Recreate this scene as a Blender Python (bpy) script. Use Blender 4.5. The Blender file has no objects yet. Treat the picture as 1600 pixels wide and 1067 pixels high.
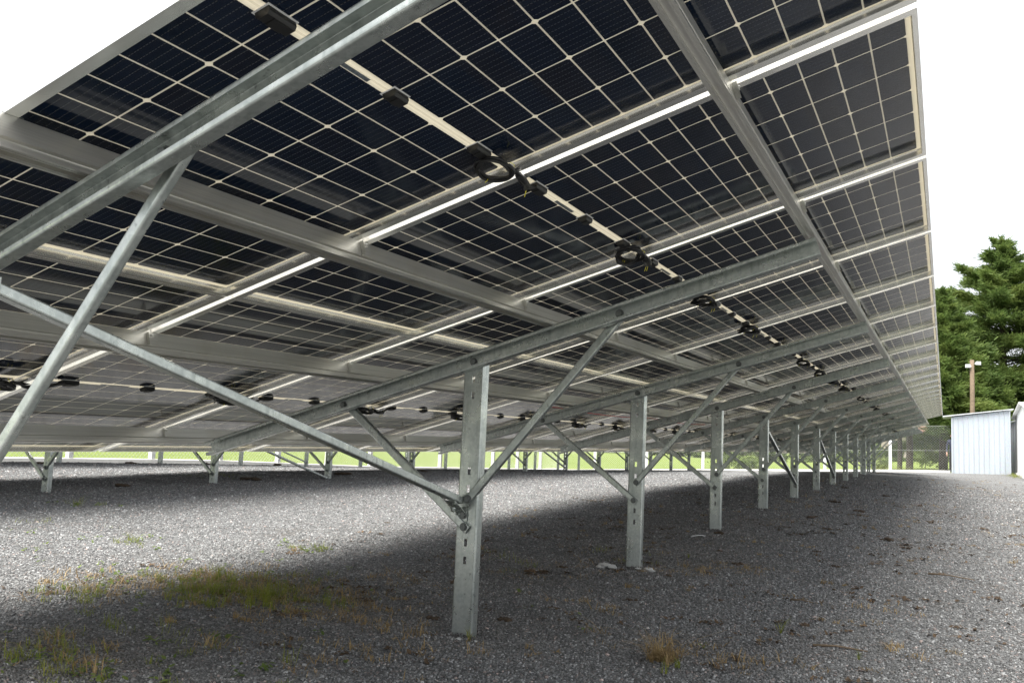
import bpy, bmesh, math, random
import numpy as np
from mathutils import Vector, Matrix
R = math.radians
random.seed(7); rng = np.random.default_rng(7)
sc = bpy.context.scene
COL = sc.collection

# ------------------------------------------------------------------ camera
cam_d = bpy.data.cameras.new('camera'); cam = bpy.data.objects.new('camera', cam_d); COL.objects.link(cam)
sc.camera = cam
CP = Vector((1.8468, -3.2371, 0.8778)); yaw, pitch, roll, FPX = 0.4747, 0.1062, 0.0456, 1323.2
fw = Vector((-math.sin(yaw)*math.cos(pitch), math.cos(yaw)*math.cos(pitch), math.sin(pitch)))
rt = Vector((math.cos(yaw), math.sin(yaw), 0)); upv = rt.cross(fw)
r2 = rt*math.cos(roll)+upv*math.sin(roll); u2 = upv*math.cos(roll)-rt*math.sin(roll)
M = Matrix((r2, u2, -fw)).transposed().to_4x4(); M.translation = CP
cam.matrix_world = M
cam_d.sensor_width = 36; cam_d.lens = 36*FPX/1600; cam_d.clip_start = .02; cam_d.clip_end = 3000

# ------------------------------------------------------------------ world, sun, exposure
SUN_EL, SUN_ROT = R(62), R(200)
w = bpy.data.worlds.new('World'); sc.world = w; w.use_nodes = True
nt = w.node_tree; nt.nodes.clear()
out = nt.nodes.new('ShaderNodeOutputWorld'); bg = nt.nodes.new('ShaderNodeBackground')
sky = nt.nodes.new('ShaderNodeTexSky'); sky.sky_type = 'NISHITA'; sky.sun_disc = False
sky.sun_elevation = SUN_EL; sky.sun_rotation = SUN_ROT; sky.air_density = 1.2; sky.dust_density = 3.0
tc = nt.nodes.new('ShaderNodeTexCoord'); nz = nt.nodes.new('ShaderNodeTexNoise')
nz.inputs['Scale'].default_value = 2.2; nz.inputs['Detail'].default_value = 6
nt.links.new(tc.outputs['Generated'], nz.inputs['Vector'])
cr = nt.nodes.new('ShaderNodeValToRGB')
cr.color_ramp.elements[0].position = .3; cr.color_ramp.elements[0].color = (7.0, 7.25, 7.6, 1)
cr.color_ramp.elements[1].position = .7; cr.color_ramp.elements[1].color = (9.4, 9.5, 9.7, 1)
nt.links.new(nz.outputs['Fac'], cr.inputs['Fac'])
mx = nt.nodes.new('ShaderNodeMixRGB'); mx.inputs['Fac'].default_value = .85
nt.links.new(sky.outputs['Color'], mx.inputs['Color1']); nt.links.new(cr.outputs['Color'], mx.inputs['Color2'])
sx_ = nt.nodes.new('ShaderNodeSeparateXYZ'); nt.links.new(tc.outputs['Generated'], sx_.inputs[0])
el = nt.nodes.new('ShaderNodeValToRGB'); el.color_ramp.elements[0].position = 0.0; el.color_ramp.elements[0].color = (.76, .76, .76, 1)   # overcast sky: brighter towards the zenith
el.color_ramp.elements[1].position = 1.0; el.color_ramp.elements[1].color = (1.2, 1.2, 1.2, 1); nt.links.new(sx_.outputs[2], el.inputs['Fac'])
ml = nt.nodes.new('ShaderNodeMixRGB'); ml.blend_type = 'MULTIPLY'; ml.inputs['Fac'].default_value = 1
nt.links.new(mx.outputs['Color'], ml.inputs['Color1']); nt.links.new(el.outputs['Color'], ml.inputs['Color2'])
nt.links.new(ml.outputs['Color'], bg.inputs['Color']); bg.inputs['Strength'].default_value = .1
nt.links.new(bg.outputs['Background'], out.inputs['Surface'])
sd = bpy.data.lights.new('sun', 'SUN'); sd.energy = 5.0; sd.angle = R(56); sd.color = (1, .96, .9)
so = bpy.data.objects.new('sun', sd); COL.objects.link(so)
sdir = Vector((math.sin(SUN_ROT)*math.cos(SUN_EL), math.cos(SUN_ROT)*math.cos(SUN_EL), math.sin(SUN_EL)))
so.rotation_euler = sdir.to_track_quat('Z', 'Y').to_euler(); so.location = sdir*60
sc.view_settings.view_transform = 'Standard'; sc.view_settings.look = 'None'
sc.view_settings.exposure = 1.1; sc.view_settings.gamma = 1
sc.cycles.max_bounces = 10; sc.cycles.diffuse_bounces = 5; sc.cycles.glossy_bounces = 5
sc.cycles.transmission_bounces = 6; sc.cycles.transparent_max_bounces = 8

# ------------------------------------------------------------------ helpers
class MB:
    def __init__(s): s.v = []; s.f = []
    def add(s, vs, fs):
        n = len(s.v); s.v += [tuple(a) for a in vs]; s.f += [tuple(i+n for i in f) for f in fs]; return s
    def box(s, x0, x1, y0, y1, z0, z1):
        vs = [(x, y, z) for x in (x0, x1) for y in (y0, y1) for z in (z0, z1)]
        return s.add(vs, [(0,1,3,2),(4,6,7,5),(0,4,5,1),(2,3,7,6),(0,2,6,4),(1,5,7,3)])
    def prism(s, prof, o, d, ln, u, v):
        """closed profile (a,b) in axes u,v swept ln along d from o"""
        o, d, u, v = Vector(o), Vector(d).normalized(), Vector(u), Vector(v)
        if u.cross(v).dot(d) < 0: prof = prof[::-1]
        n = len(prof); vs = [o+u*a+v*b for a, b in prof]; vs += [p+d*ln for p in vs[:n]]
        fs = [(i, (i+1) % n, (i+1) % n+n, i+n) for i in range(n)]
        return s.add(vs, fs+[tuple(range(n))[::-1], tuple(range(n, 2*n))])
    def beam(s, prof, p0, p1, side):
        """profile swept from p0 to p1; profile a axis runs along side (made square to the beam)"""
        p0, p1 = Vector(p0), Vector(p1); d = (p1-p0); ln = d.length; d.normalize()
        u = Vector(side); u = (u-d*u.dot(d)).normalized(); v = d.cross(u)
        return s.prism(prof, p0, d, ln, u, v)
    def tube(s, pts, r, seg=6, taper=None):
        pts = [Vector(p) for p in pts]; n = len(pts); rings = []
        up = Vector((0.13, .21, 1)).normalized()
        for i, p in enumerate(pts):
            t = (pts[min(i+1, n-1)]-pts[max(i-1, 0)])
            t = t.normalized() if t.length > 1e-9 else Vector((0, 0, 1))
            a = t.cross(up)
            a = a.normalized() if a.length > 1e-3 else t.orthogonal().normalized()
            b = t.cross(a); rr = r if taper is None else r*taper[i]
            rings.append([p+a*rr*math.cos(2*math.pi*k/seg)+b*rr*math.sin(2*math.pi*k/seg) for k in range(seg)])
        vs = [q for ring in rings for q in ring]
        fs = [(i*seg+k, i*seg+(k+1) % seg, (i+1)*seg+(k+1) % seg, (i+1)*seg+k) for i in range(n-1) for k in range(seg)]
        return s.add(vs, fs+[tuple(range(seg))[::-1], tuple(range((n-1)*seg, n*seg))])
    def hexhead(s, c, ax, r=.012, h=.008):
        c, ax = Vector(c), Vector(ax).normalized(); u = ax.orthogonal().normalized(); v = ax.cross(u)
        ring = lambda rr, k: [(rr*math.cos(2*math.pi*i/k+.3), rr*math.sin(2*math.pi*i/k+.3)) for i in range(k)]
        s.prism(ring(r*1.35, 14), c, ax, .0025, u, v)
        return s.prism(ring(r, 6), c+ax*.0026, ax, h, u, v)
    def build(s, name, mat, parent=None, smooth=False):
        me = bpy.data.meshes.new(name); me.from_pydata(s.v, [], s.f)
        if mat: me.materials.append(mat)
        if smooth: me.polygons.foreach_set('use_smooth', [True]*len(me.polygons))
        me.update(); o = bpy.data.objects.new(name, me); COL.objects.link(o)
        if parent: o.parent = parent
        return o

def np_mesh(name, V, F, mat, parent=None, color=None):
    me = bpy.data.meshes.new(name); k = F.shape[1]
    me.vertices.add(len(V)); me.vertices.foreach_set('co', V.astype(np.float32).ravel())
    me.loops.add(F.size); me.loops.foreach_set('vertex_index', F.astype(np.int32).ravel())
    me.polygons.add(len(F)); me.polygons.foreach_set('loop_start', np.arange(0, F.size, k, dtype=np.int32))
    me.materials.append(mat); me.update(calc_edges=True); me.validate()
    if color is not None:
        at = me.color_attributes.new('tone', 'FLOAT_COLOR', 'POINT')
        at.data.foreach_set('color', np.c_[color, np.ones(len(color))].astype(np.float32).ravel())
    o = bpy.data.objects.new(name, me); COL.objects.link(o)
    if parent: o.parent = parent
    return o

def tag(o, label=None, cat=None, group=None, kind=None):
    if label: o['label'] = label
    if cat: o['category'] = cat
    if group: o['group'] = group
    if kind: o['kind'] = kind
    return o
def empty(name, loc=(0, 0, 0), rot=(0, 0, 0)):
    o = bpy.data.objects.new(name, None); COL.objects.link(o); o.location = loc; o.rotation_euler = rot
    o.empty_display_size = .1; return o
def copy_tree(o, parent=None):
    c = o.copy(); COL.objects.link(c)
    if parent: c.parent = parent
    for ch in list(o.children): copy_tree(ch, c)
    return c
def thick(pts, t):
    """open polyline -> closed profile of thickness t (mitred)"""
    P = [Vector(p) for p in pts]; n = len(P); L, Rr = [], []
    for i in range(n):
        ds = []
        if i > 0: ds.append((P[i]-P[i-1]).normalized())
        if i < n-1: ds.append((P[i+1]-P[i]).normalized())
        ns = [Vector((-d.y, d.x)) for d in ds]
        m = sum(ns, Vector((0, 0))).normalized(); k = t/2/max(.3, m.dot(ns[0]))
        L.append(tuple(P[i]+m*k)); Rr.append(tuple(P[i]-m*k))
    return L+Rr[::-1]
def rounded(pts, r=.005, k=3):
    P = [Vector(p) for p in pts]; o = [tuple(P[0])]
    for i in range(1, len(P)-1):
        a = P[i]+(P[i-1]-P[i]).normalized()*r; b = P[i]+(P[i+1]-P[i]).normalized()*r
        for j in range(k+1):
            t = j/k; o.append(tuple(a*(1-t)**2+P[i]*2*t*(1-t)+b*t*t))
    return o+[tuple(P[-1])]
ORD = ['first','second','third','fourth','fifth','sixth','seventh','eighth','ninth','tenth','eleventh','twelfth',
       'thirteenth','fourteenth','fifteenth','sixteenth','seventeenth','eighteenth','nineteenth','twentieth',
       'twenty-first','twenty-second','twenty-third','twenty-fourth']

# ------------------------------------------------------------------ materials
class NT:
    """small node-graph writer"""
    def __init__(s, name):
        s.m = bpy.data.materials.new(name); s.m.use_nodes = True; s.t = s.m.node_tree; s.t.nodes.clear()
        s.o = s.t.nodes.new('ShaderNodeOutputMaterial')
    def n(s, typ, **kw):
        x = s.t.nodes.new(typ)
        for k, v in kw.items(): setattr(x, k, v)
        return x
    def put(s, sock, v):
        if isinstance(v, bpy.types.NodeSocket): s.t.links.new(v, sock)
        elif isinstance(v, (tuple, list)) and sock.type == 'RGBA' and len(v) == 3: sock.default_value = (*v, 1)
        else: sock.default_value = v
    def math(s, op, a, b=0.0, c=None, clamp=False):
        x = s.n('ShaderNodeMath', operation=op); x.use_clamp = clamp
        s.put(x.inputs[0], a); s.put(x.inputs[1], b)
        if c is not None: s.put(x.inputs[2], c)
        return x.outputs[0]
    def mix(s, f, a, b, blend='MIX'):
        x = s.n('ShaderNodeMixRGB', blend_type=blend); s.put(x.inputs[0], f); s.put(x.inputs[1], a); s.put(x.inputs[2], b)
        return x.outputs[0]
    def ramp(s, f, *st):
        x = s.n('ShaderNodeValToRGB'); e = x.color_ramp.elements
        while len(e) < len(st): e.new(.5)
        for i, (p, c) in enumerate(st): e[i].position = p; e[i].color = (*c, 1) if len(c) == 3 else c
        s.put(x.inputs[0], f); return x.outputs[0]
    def noise(s, scale, detail=4, vec=None, rough=.55):
        x = s.n('ShaderNodeTexNoise'); x.inputs['Scale'].default_value = scale; x.inputs['Detail'].default_value = detail
        x.inputs['Roughness'].default_value = rough
        if vec is not None: s.put(x.inputs['Vector'], vec)
        return x.outputs['Fac']
    def voro(s, scale, vec=None, feature='F1'):
        x = s.n('ShaderNodeTexVoronoi', feature=feature); x.inputs['Scale'].default_value = scale
        if vec is not None: s.put(x.inputs['Vector'], vec)
        return x
    def obj(s): return s.n('ShaderNodeTexCoord').outputs['Object']
    def pos(s): return s.n('ShaderNodeNewGeometry').outputs['Position']
    def scale(s, vec, x, y, z):
        q = s.n('ShaderNodeVectorMath', operation='MULTIPLY'); s.put(q.inputs[0], vec); q.inputs[1].default_value = (x, y, z)
        return q.outputs[0]
    def bump(s, h, strength=.3, dist=.01):
        x = s.n('ShaderNodeBump'); s.put(x.inputs['Height'], h); x.inputs['Strength'].default_value = strength
        x.inputs['Distance'].default_value = dist; return x.outputs[0]
    def princ(s, color, rough=.5, metal=0.0, normal=None, spec=.5):
        x = s.n('ShaderNodeBsdfPrincipled'); s.put(x.inputs['Base Color'], color); s.put(x.inputs['Roughness'], rough)
        s.put(x.inputs['Metallic'], metal); x.inputs['Specular IOR Level'].default_value = spec
        if normal is not None: s.put(x.inputs['Normal'], normal)
        return x.outputs[0]
    def done(s, sh): s.t.links.new(sh, s.o.inputs['Surface']); return s.m

def simple(name, c, rough=.5, metal=0.0, var=.15, sc_=30, bump=.0):
    g = NT(name); p = g.obj(); f = g.noise(sc_, 5, p)
    col = g.mix(1.0, c, g.ramp(f, (.25, (1-var,)*3), (.75, (1+var,)*3)), 'MULTIPLY')
    return g.done(g.princ(col, rough, metal, g.bump(f, bump, .004) if bump else None))

def galv():
    g = NT('galvanised_steel'); p = g.pos()
    sp = g.voro(95, p); patch = g.noise(9, 6, p, .65); streak = g.noise(14, 4, g.scale(p, 3, 3, .35))
    base = g.ramp(patch, (.3, (.36, .395, .385)), (.5, (.51, .545, .52)), (.72, (.66, .69, .645)))
    c = g.mix(.22, base, g.ramp(sp.outputs['Color'], (0, (.2, .23, .23)), (1, (.68, .7, .68))))
    c = g.mix(g.ramp(streak, (.52, (0, 0, 0)), (.66, (.45, .45, .45))), c, (.24, .27, .26))
    spots = g.noise(48, 3, p); c = g.mix(g.ramp(spots, (.66, (0, 0, 0)), (.72, (.55, .55, .55))), c, (.16, .17, .16))
    rust = g.noise(5.5, 7, p, .7); c = g.mix(g.ramp(rust, (.69, (0, 0, 0)), (.78, (.5, .5, .5))), c, (.21, .15, .08))
    ro = g.ramp(patch, (.3, (.38,)*3), (.7, (.22,)*3))
    return g.done(g.princ(c, ro, .8, g.bump(g.noise(60, 4, p), .10, .003)))
def alu(name, c=(.67, .66, .62), rough=.32, streak_axis=1):
    g = NT(name); p = g.obj()
    s = (60, .8, 60) if streak_axis == 1 else (.8, 60, 60)
    f = g.noise(3.0, 5, g.scale(p, *s)); fl = .10 if streak_axis == 0 else 1.0; d = g.noise(7, 5, p)
    col = g.mix(1.0, c, g.ramp(f, (.3, (1-.14*fl,)*3), (.7, (1+.06*fl,)*3)), 'MULTIPLY')
    col = g.mix(g.ramp(d, (.5, (0, 0, 0)), (.75, (.22, .22, .22))), col, (.42, .36, .25))
    return g.done(g.princ(col, rough, .85, g.bump(f, .04*fl, .002)))
GALV = galv()
ALU = alu('brushed_aluminium')
FRAME = alu('anodised_frame', (.93, .92, .88), .24, 0)
BOLT = simple('zinc_bolt', (.17, .18, .175), .5, .7)
BLACK = simple('black_plastic', (.012, .012, .012), .45, 0, .3)
CABLE = simple('black_cable', (.010, .010, .011), .35, 0, .3)
YELLOW = simple('yellow_tie', (.75, .68, .03), .5)
RED = simple('red_cable_sheath', (.45, .02, .02), .45)
STICK = simple('grey_sticker', (.13, .15, .17), .35, 0, .5, 160)
PL_L, PL_W, PITCH, GAPY = 2.0235, 1.033, 1.058, .003

def cell_sheet_mat():
    g = NT('bifacial_cells'); o = g.obj(); sp = g.n('ShaderNodeSeparateXYZ'); g.put(sp.inputs[0], o)
    x, y = sp.outputs[0], sp.outputs[1]; s0, ch, cw, b = .0120, .0817, .1682, (PL_W-6*.1682)/2
    xh = g.math('ABSOLUTE', g.math('SUBTRACT', x, PL_L/2))
    t = g.math('DIVIDE', g.math('SUBTRACT', xh, s0), ch); t2 = g.math('DIVIDE', g.math('SUBTRACT', y, b), cw)
    def edge(tt, pitch):
        f = g.math('FRACT', tt); return g.math('MULTIPLY', g.math('MINIMUM', f, g.math('SUBTRACT', 1.0, f)), pitch)
    dx, dy = edge(t, ch), edge(t2, cw); dx2 = edge(g.math('MULTIPLY', t, .5), 2*ch)
    lt = lambda a, v: g.math('LESS_THAN', a, v); gt = lambda a, v: g.math('GREATER_THAN', a, v); mxm = lambda a, c: g.math('MAXIMUM', a, c)
    m = mxm(lt(dx, .0020), lt(dy, .0022)); m = mxm(m, lt(g.math('ADD', dx2, dy), .0100))
    m = mxm(m, mxm(lt(t, 0.0), gt(t, 12.0))); m = mxm(m, mxm(lt(t2, 0.0), gt(t2, 6.0)))
    # printed groove in the middle strip
    groove = lt(xh, .0026)
    # cell tone: one random value per cell and per panel, fine wires along the slope
    ix = g.math('FLOOR', g.math('DIVIDE', g.math('SUBTRACT', x, PL_L/2-s0-12*ch), ch)); iy = g.math('FLOOR', t2)
    cb = g.n('ShaderNodeCombineXYZ'); g.put(cb.inputs[0], ix); g.put(cb.inputs[1], iy)
    oi = g.n('ShaderNodeObjectInfo'); g.put(cb.inputs[2], g.math('MULTIPLY', oi.outputs['Random'], 37.0))
    wn = g.n('ShaderNodeTexWhiteNoise'); wn.noise_dimensions = '3D'; g.put(wn.inputs['Vector'], cb.outputs[0])
    cell = g.ramp(wn.outputs['Value'], (0, (.003, .0085, .022)), (.6, (.0045, .0115, .029)), (1, (.009, .0115, .022)))
    bus = lt(edge(g.math('MULTIPLY', t2, 9.0), cw/9), .0009)
    dash = gt(g.math('FRACT', g.math('DIVIDE', x, .0075)), .4)
    cell = g.mix(g.math('MULTIPLY', g.math('MULTIPLY', bus, dash), .8), cell, (.085, .085, .08))
    dirt = g.noise(3.2, 5, o); smear = g.noise(2.3, 6, g.scale(o, 1, 6, 1), .65)
    cell = g.mix(g.ramp(smear, (.5, (0,)*3), (.75, (.14,)*3)), cell, (.07, .088, .11))
    ro = g.ramp(dirt, (.3, (.07,)*3), (.7, (.15,)*3))
    cs = g.princ(cell, ro, 0, None, .5)
    lc = g.mix(groove, (.70, .675, .60), (.34, .33, .29))
    ls = g.princ(lc, .25, 0, None, .5); tr = g.n('ShaderNodeBsdfTranslucent'); g.put(tr.inputs[0], (.85, .81, .70))
    ms = g.n('ShaderNodeMixShader'); ms.inputs[0].default_value = .42; g.t.links.new(ls, ms.inputs[1]); g.t.links.new(tr.outputs[0], ms.inputs[2])
    mm = g.n('ShaderNodeMixShader'); g.put(mm.inputs[0], m); g.t.links.new(cs, mm.inputs[1]); g.t.links.new(ms.outputs[0], mm.inputs[2])
    return g.done(mm.outputs[0])
CELLS = cell_sheet_mat()

def gravel_mat(name, attr=False):
    g = NT(name); p = g.pos()
    if attr:
        a = g.n('ShaderNodeVertexColor'); a.layer_name = 'tone'
        c = g.mix(.35, a.outputs[0], g.ramp(g.noise(240, 3, p), (.3, (.05, .05, .052)), (.7, (.28, .28, .28))))
        return g.done(g.princ(c, .75, 0, None, .35))
    v = g.voro(78, p); v2 = g.voro(140, p); big = g.noise(.55, 6, p, .6); mid = g.noise(3.1, 5, p, .6)
    tone = g.ramp(v.outputs['Color'], (.0, (.025, .026, .026)), (.3, (.075, .077, .076)), (.55, (.155, .158, .155)), (.8, (.36, .36, .35)), (1, (.26, .215, .18)))
    tone2 = g.ramp(v2.outputs['Color'], (.1, (.035, .036, .037)), (.6, (.15, .153, .153)), (1, (.32, .32, .315)))
    c = g.mix(.4, tone, tone2)
    c = g.mix(1.0, c, g.ramp(big, (.3, (.82,)*3), (.7, (1.14,)*3)), 'MULTIPLY')
    c = g.mix(1.0, c, g.ramp(g.noise(17, 5, p, .7), (.32, (.68,)*3), (.68, (1.3,)*3)), 'MULTIPLY')
    dirt = g.math('MULTIPLY', g.ramp(mid, (.52, (0,)*3), (.68, (1,)*3)), g.ramp(g.noise(.9, 4, p), (.45, (0,)*3), (.62, (.8,)*3)))
    c = g.mix(g.math('MULTIPLY', dirt, .75), c, (.075, .058, .04))
    h = g.math('SUBTRACT', g.math('SUBTRACT', 1.0, v.outputs['Distance']), g.math('MULTIPLY', v2.outputs['Distance'], .5))
    return g.done(g.princ(c, .85, 0, g.bump(h, .9, .012), .3))
GRAVEL = gravel_mat('crushed_gravel'); STONE = gravel_mat('gravel_stone', True)
def lawn_mat():
    g = NT('mown_lawn'); p = g.pos(); a = g.noise(.35, 5, p); b = g.noise(6, 5, p); d = g.noise(60, 3, p)
    c = g.ramp(a, (.3, (.07, .125, .016)), (.7, (.125, .17, .026)))
    c = g.mix(.45, c, g.ramp(b, (.3, (.08, .13, .02)), (.7, (.26, .28, .08))))
    c = g.mix(.4, c, g.ramp(d, (.35, (.05, .08, .015)), (.7, (.24, .28, .07))))
    return g.done(g.princ(c, .9, 0, g.bump(d, .6, .03), .2))
LAWN = lawn_mat()
def leaf_mat(name, lo, mid, hi, scale=1.2, tl=.35):
    g = NT(name); p = g.pos(); f = g.noise(scale, 4, p); f2 = g.noise(scale*9, 3, p)
    c = g.mix(.45, g.ramp(f, (.33, lo), (.5, mid), (.68, hi)), g.ramp(f2, (.3, lo), (.7, hi)))
    b = g.princ(c, .6, 0, None, .25); t = g.n('ShaderNodeBsdfTranslucent'); g.put(t.inputs[0], c)
    ms = g.n('ShaderNodeMixShader'); ms.inputs[0].default_value = tl; g.t.links.new(b, ms.inputs[1]); g.t.links.new(t.outputs[0], ms.inputs[2])
    return g.done(ms.outputs[0])
CONIFER = leaf_mat('conifer_foliage', (.045, .088, .024), (.105, .168, .042), (.20, .245, .065), .8)
HEDGE = leaf_mat('hedge_leaves', (.04, .07, .02), (.085, .13, .03), (.16, .2, .05), .9)
BUSH = leaf_mat('bush_leaves', (.07, .11, .03), (.14, .2, .05), (.22, .27, .07), 1.5)
GRASS = leaf_mat('grass_blades', (.09, .14, .018), (.20, .245, .032), (.34, .33, .07), 12)
DRY = leaf_mat('dry_straw', (.14, .09, .035), (.30, .21, .10), (.46, .35, .18), 14, .2)
BARK = simple('bark', (.055, .042, .032), .9, 0, .45, 9, .6)
WOOD = simple('weathered_wood', (.145, .105, .068), .8, 0, .3, 12, .3)
WHITE = simple('white_paint', (.82, .82, .81), .55, 0, .05, 8)
KERB = simple('white_concrete', (.78, .77, .74), .8, 0, .08, 10)
def sheet_metal(name, c):
    g = NT(name); p = g.obj(); f = g.noise(1.4, 5, g.scale(p, 4, 4, .5)); sp = g.voro(40, p)
    col = g.mix(1.0, c, g.ramp(f, (.3, (.93,)*3), (.7, (1.05,)*3)), 'MULTIPLY')
    col = g.mix(.07, col, sp.outputs['Color'])
    return g.done(g.princ(col, .38, .25))
SHED = sheet_metal('corrugated_steel', (.44, .485, .53)); GREYM = sheet_metal('grey_steel', (.32, .34, .36))
WIRE = simple('fence_wire', (.45, .46, .45), .5, .5)
CLOD = simple('dirt_clod_soil', (.055, .038, .024), .95, 0, .5, 50, .6)
CONC = simple('spilt_concrete', (.42, .42, .41), .9, 0, .2, 40, .5)

# ------------------------------------------------------------------ terrain
_prof = {-15: [(-40, -.1), (0, -.1), (8.9, -.24), (13.2, -.32), (19.7, -.58), (24, -.68), (33, -.90), (36, -.94), (60, -1.1)],
         -12.5: [(-40, 0), (0, 0), (6.9, -.05), (9, -.09), (11.3, -.16), (13.5, -.21), (15.8, -.3), (20.3, -.43), (24.9, -.52), (36, -.78), (60, -1.0)],
         -6.4: [(-40, .02), (0, .02), (2.5, .04), (4.8, .06), (9.5, .08), (15, .02), (25, -.15), (36, -.42), (60, -.6)],
         0: [(-40, 0), (0, 0), (2.25, .01), (4.5, .085), (6.7, .145), (9, .16), (13.5, .187), (18, .212), (22, .19), (28, .10), (36, -.05), (60, -.2)],
         4.35: [(-40, 0), (0, 0), (4, .06), (10, .13), (20, .14), (30, .03), (33, .06), (36.5, .15), (60, -.1)]}
_xs = sorted(_prof)
def tz(X, Y):
    X = np.asarray(X, float); Y = np.asarray(Y, float)
    cols = []
    for k in _xs:
        a = np.array(_prof[k]); z = 0
        for off, wt in ((-1.0, .25), (0, .5), (1.0, .25)): z = z+wt*np.interp(Y+off, a[:, 0], a[:, 1])
        cols.append(z)
    Z = cols[0]*np.ones_like(X)
    for i in range(len(_xs)-1):
        t = np.clip((X-_xs[i])/(_xs[i+1]-_xs[i]), 0, 1)
        Z = np.where(X >= _xs[i], cols[i]*(1-t)+cols[i+1]*t, Z)
    return Z
def tzf(x, y): return float(tz(x, y))
def relief(X, Y):   # small dips and mounds of the gravel
    return .012*np.sin(X*1.3+.7*np.sin(Y*.9))*np.sin(Y*1.1+.4)+.006*np.sin(X*3.1+Y*2.3)*np.sin(Y*2.9-X*1.7)
def grid(name, xs, ys, mat, dz=0, rel=True):
    X, Y = np.meshgrid(xs, ys, indexing='ij'); Z = tz(X, Y)+dz+(relief(X, Y) if rel else 0)
    V = np.c_[X.ravel(), Y.ravel(), Z.ravel()]; n, m = len(xs), len(ys)
    i, j = np.meshgrid(np.arange(n-1), np.arange(m-1), indexing='ij'); a = (i*m+j).ravel()
    o = np_mesh(name, V, np.c_[a, a+m, a+m+1, a+1], mat)
    o.data.polygons.foreach_set('use_smooth', [True]*len(o.data.polygons)); return tag(o, kind='structure')
gx = np.unique(np.r_[np.linspace(-15, -8, 30), np.linspace(-8, 6, 160), np.linspace(6, 30, 20)])
gy = np.unique(np.r_[np.linspace(-25, -4, 20), np.linspace(-4, 9, 150), np.linspace(9, 36.4, 110)])
grid('gravel_ground', gx, gy, GRAVEL)
lx = np.unique(np.r_[np.linspace(-900, -60, 12), np.linspace(-60, 60, 100), np.linspace(60, 900, 12)])
ly = np.unique(np.r_[np.linspace(-600, -30, 8), np.linspace(-30, 90, 100), np.linspace(90, 1500, 14)])
grid('lawn', lx, ly, LAWN, -.05, False)

# loose stones of the nearest gravel: real pebbles lying on the sheet
FOOT = [0, 2.248, 4.496, 6.744]
def stones():
    N = 400000; th = rng.uniform(R(-8), R(64), N)          # bearing left of the row
    rr = (2.7**.2+(22**.2-2.7**.2)*rng.random(N))**5; keep = rng.random(N) < np.clip((22-rr)/7, 0, 1)
    th, rr = th[keep], rr[keep]; X = CP.x-rr*np.sin(th); Y = CP.y+rr*np.cos(th)
    pf = []
    for py in FOOT:                                        # stones heaped round the post feet
        q = 260; a = rng.uniform(0, 6.28, q); r = np.abs(rng.normal(.06, .035, q)); pf.append(np.stack([r*np.cos(a)*1.2, py+.025+r*np.sin(a), np.clip(.020-r*.16, 0, 1)*rng.random(q)], 1))
    pf = np.concatenate(pf); lift = np.r_[np.zeros(len(X)), pf[:, 2]]; X = np.r_[X, pf[:, 0]]; Y = np.r_[Y, pf[:, 1]]; rr = np.r_[rr, np.full(len(pf), 4.0)]
    n = len(X); Z = tz(X, Y)+relief(X, Y)+lift
    base = np.array([(x, y, z) for x in (-1, 1) for y in (-1, 1) for z in (-1, 1)], float)*.62
    s = rng.uniform(.0027, .0062, n)*(1+.6*(rng.random(n) < .05))*(1+.085*np.clip(rr-4, 0, 18))
    P = base[None]*(1+rng.uniform(-.38, .38, (n, 8, 3)))*np.stack([rng.uniform(.8, 1.4, n), rng.uniform(.7, 1.1, n), rng.uniform(.5, .85, n)], 1)[:, None]
    a = rng.uniform(0, 6.28, n); b = rng.normal(0, .5, n); ca, sa, cb_, sb = np.cos(a), np.sin(a), np.cos(b), np.sin(b)
    Px = P[..., 0]*cb_[:, None]-P[..., 2]*sb[:, None]; Pz = P[..., 0]*sb[:, None]+P[..., 2]*cb_[:, None]; Py = P[..., 1]
    Qx = Px*ca[:, None]-Py*sa[:, None]; Qy = Px*sa[:, None]+Py*ca[:, None]
    V = np.stack([Qx, Qy, Pz], 2)*s[:, None, None]+np.stack([X, Y, Z+s*.22], 1)[:, None]
    f = np.array([(0,1,3,2),(4,6,7,5),(0,4,5,1),(2,3,7,6),(0,2,6,4),(1,5,7,3)])
    F = (f[None]+8*np.arange(n)[:, None, None]).reshape(-1, 4)
    g = np.clip(.142*np.exp(rng.normal(0, .64, n)), .02, .6); tint = np.stack([g*.985, g, g*.985], 1)
    pk = rng.random(n) < .09; tint[pk] = np.stack([g*1.3, g*1.03, g*.92], 1)[pk]
    wt = rng.random(n) < .03; tint[wt] = .42
    for (px, py, pr, pw) in ((-.8, .1, .5, .6), (-1.7, .2, .5, .4), (-.3, 1.6, .5, .55), (.1, 2.6, .5, .5), (.95, .35, .35, .5), (-1.0, -1.1, .5, .55), (.6, 2.85, .3, .6), (-.2, 3.5, .8, .5), (.1, .3, .35, .4), (1.3, .8, .3, .35), (-.3, 5.2, .9, .5)):
        wgt = pw*np.exp(-((X-px)**2+(Y-py)**2)/pr**2)*(.4+.6*(np.sin(X*17+Y*9)*np.sin(Y*23-X*7) > -.2))*rng.uniform(.3, 1, n)
        tint = tint*(1-wgt[:, None])+np.array([.075, .050, .028])*wgt[:, None]
    o = np_mesh('gravel_stones', V.reshape(-1, 3), F, STONE, None, np.repeat(tint, 8, 0))
    tag(o, 'loose grey and pinkish gravel stones covering the ground near the camera', 'gravel', kind='stuff')
stones()

# ------------------------------------------------------------------ solar tables
TH = 0.2888; XT, ZT, YE = 1.8006, 1.8311, -2.3578; ZR = 1.1762
UP = Vector((math.cos(TH), 0, math.sin(TH))); NR = Vector((-math.sin(TH), 0, math.cos(TH))); YV = Vector((0, 1, 0))
ROT = (0, -TH, 0)

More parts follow.
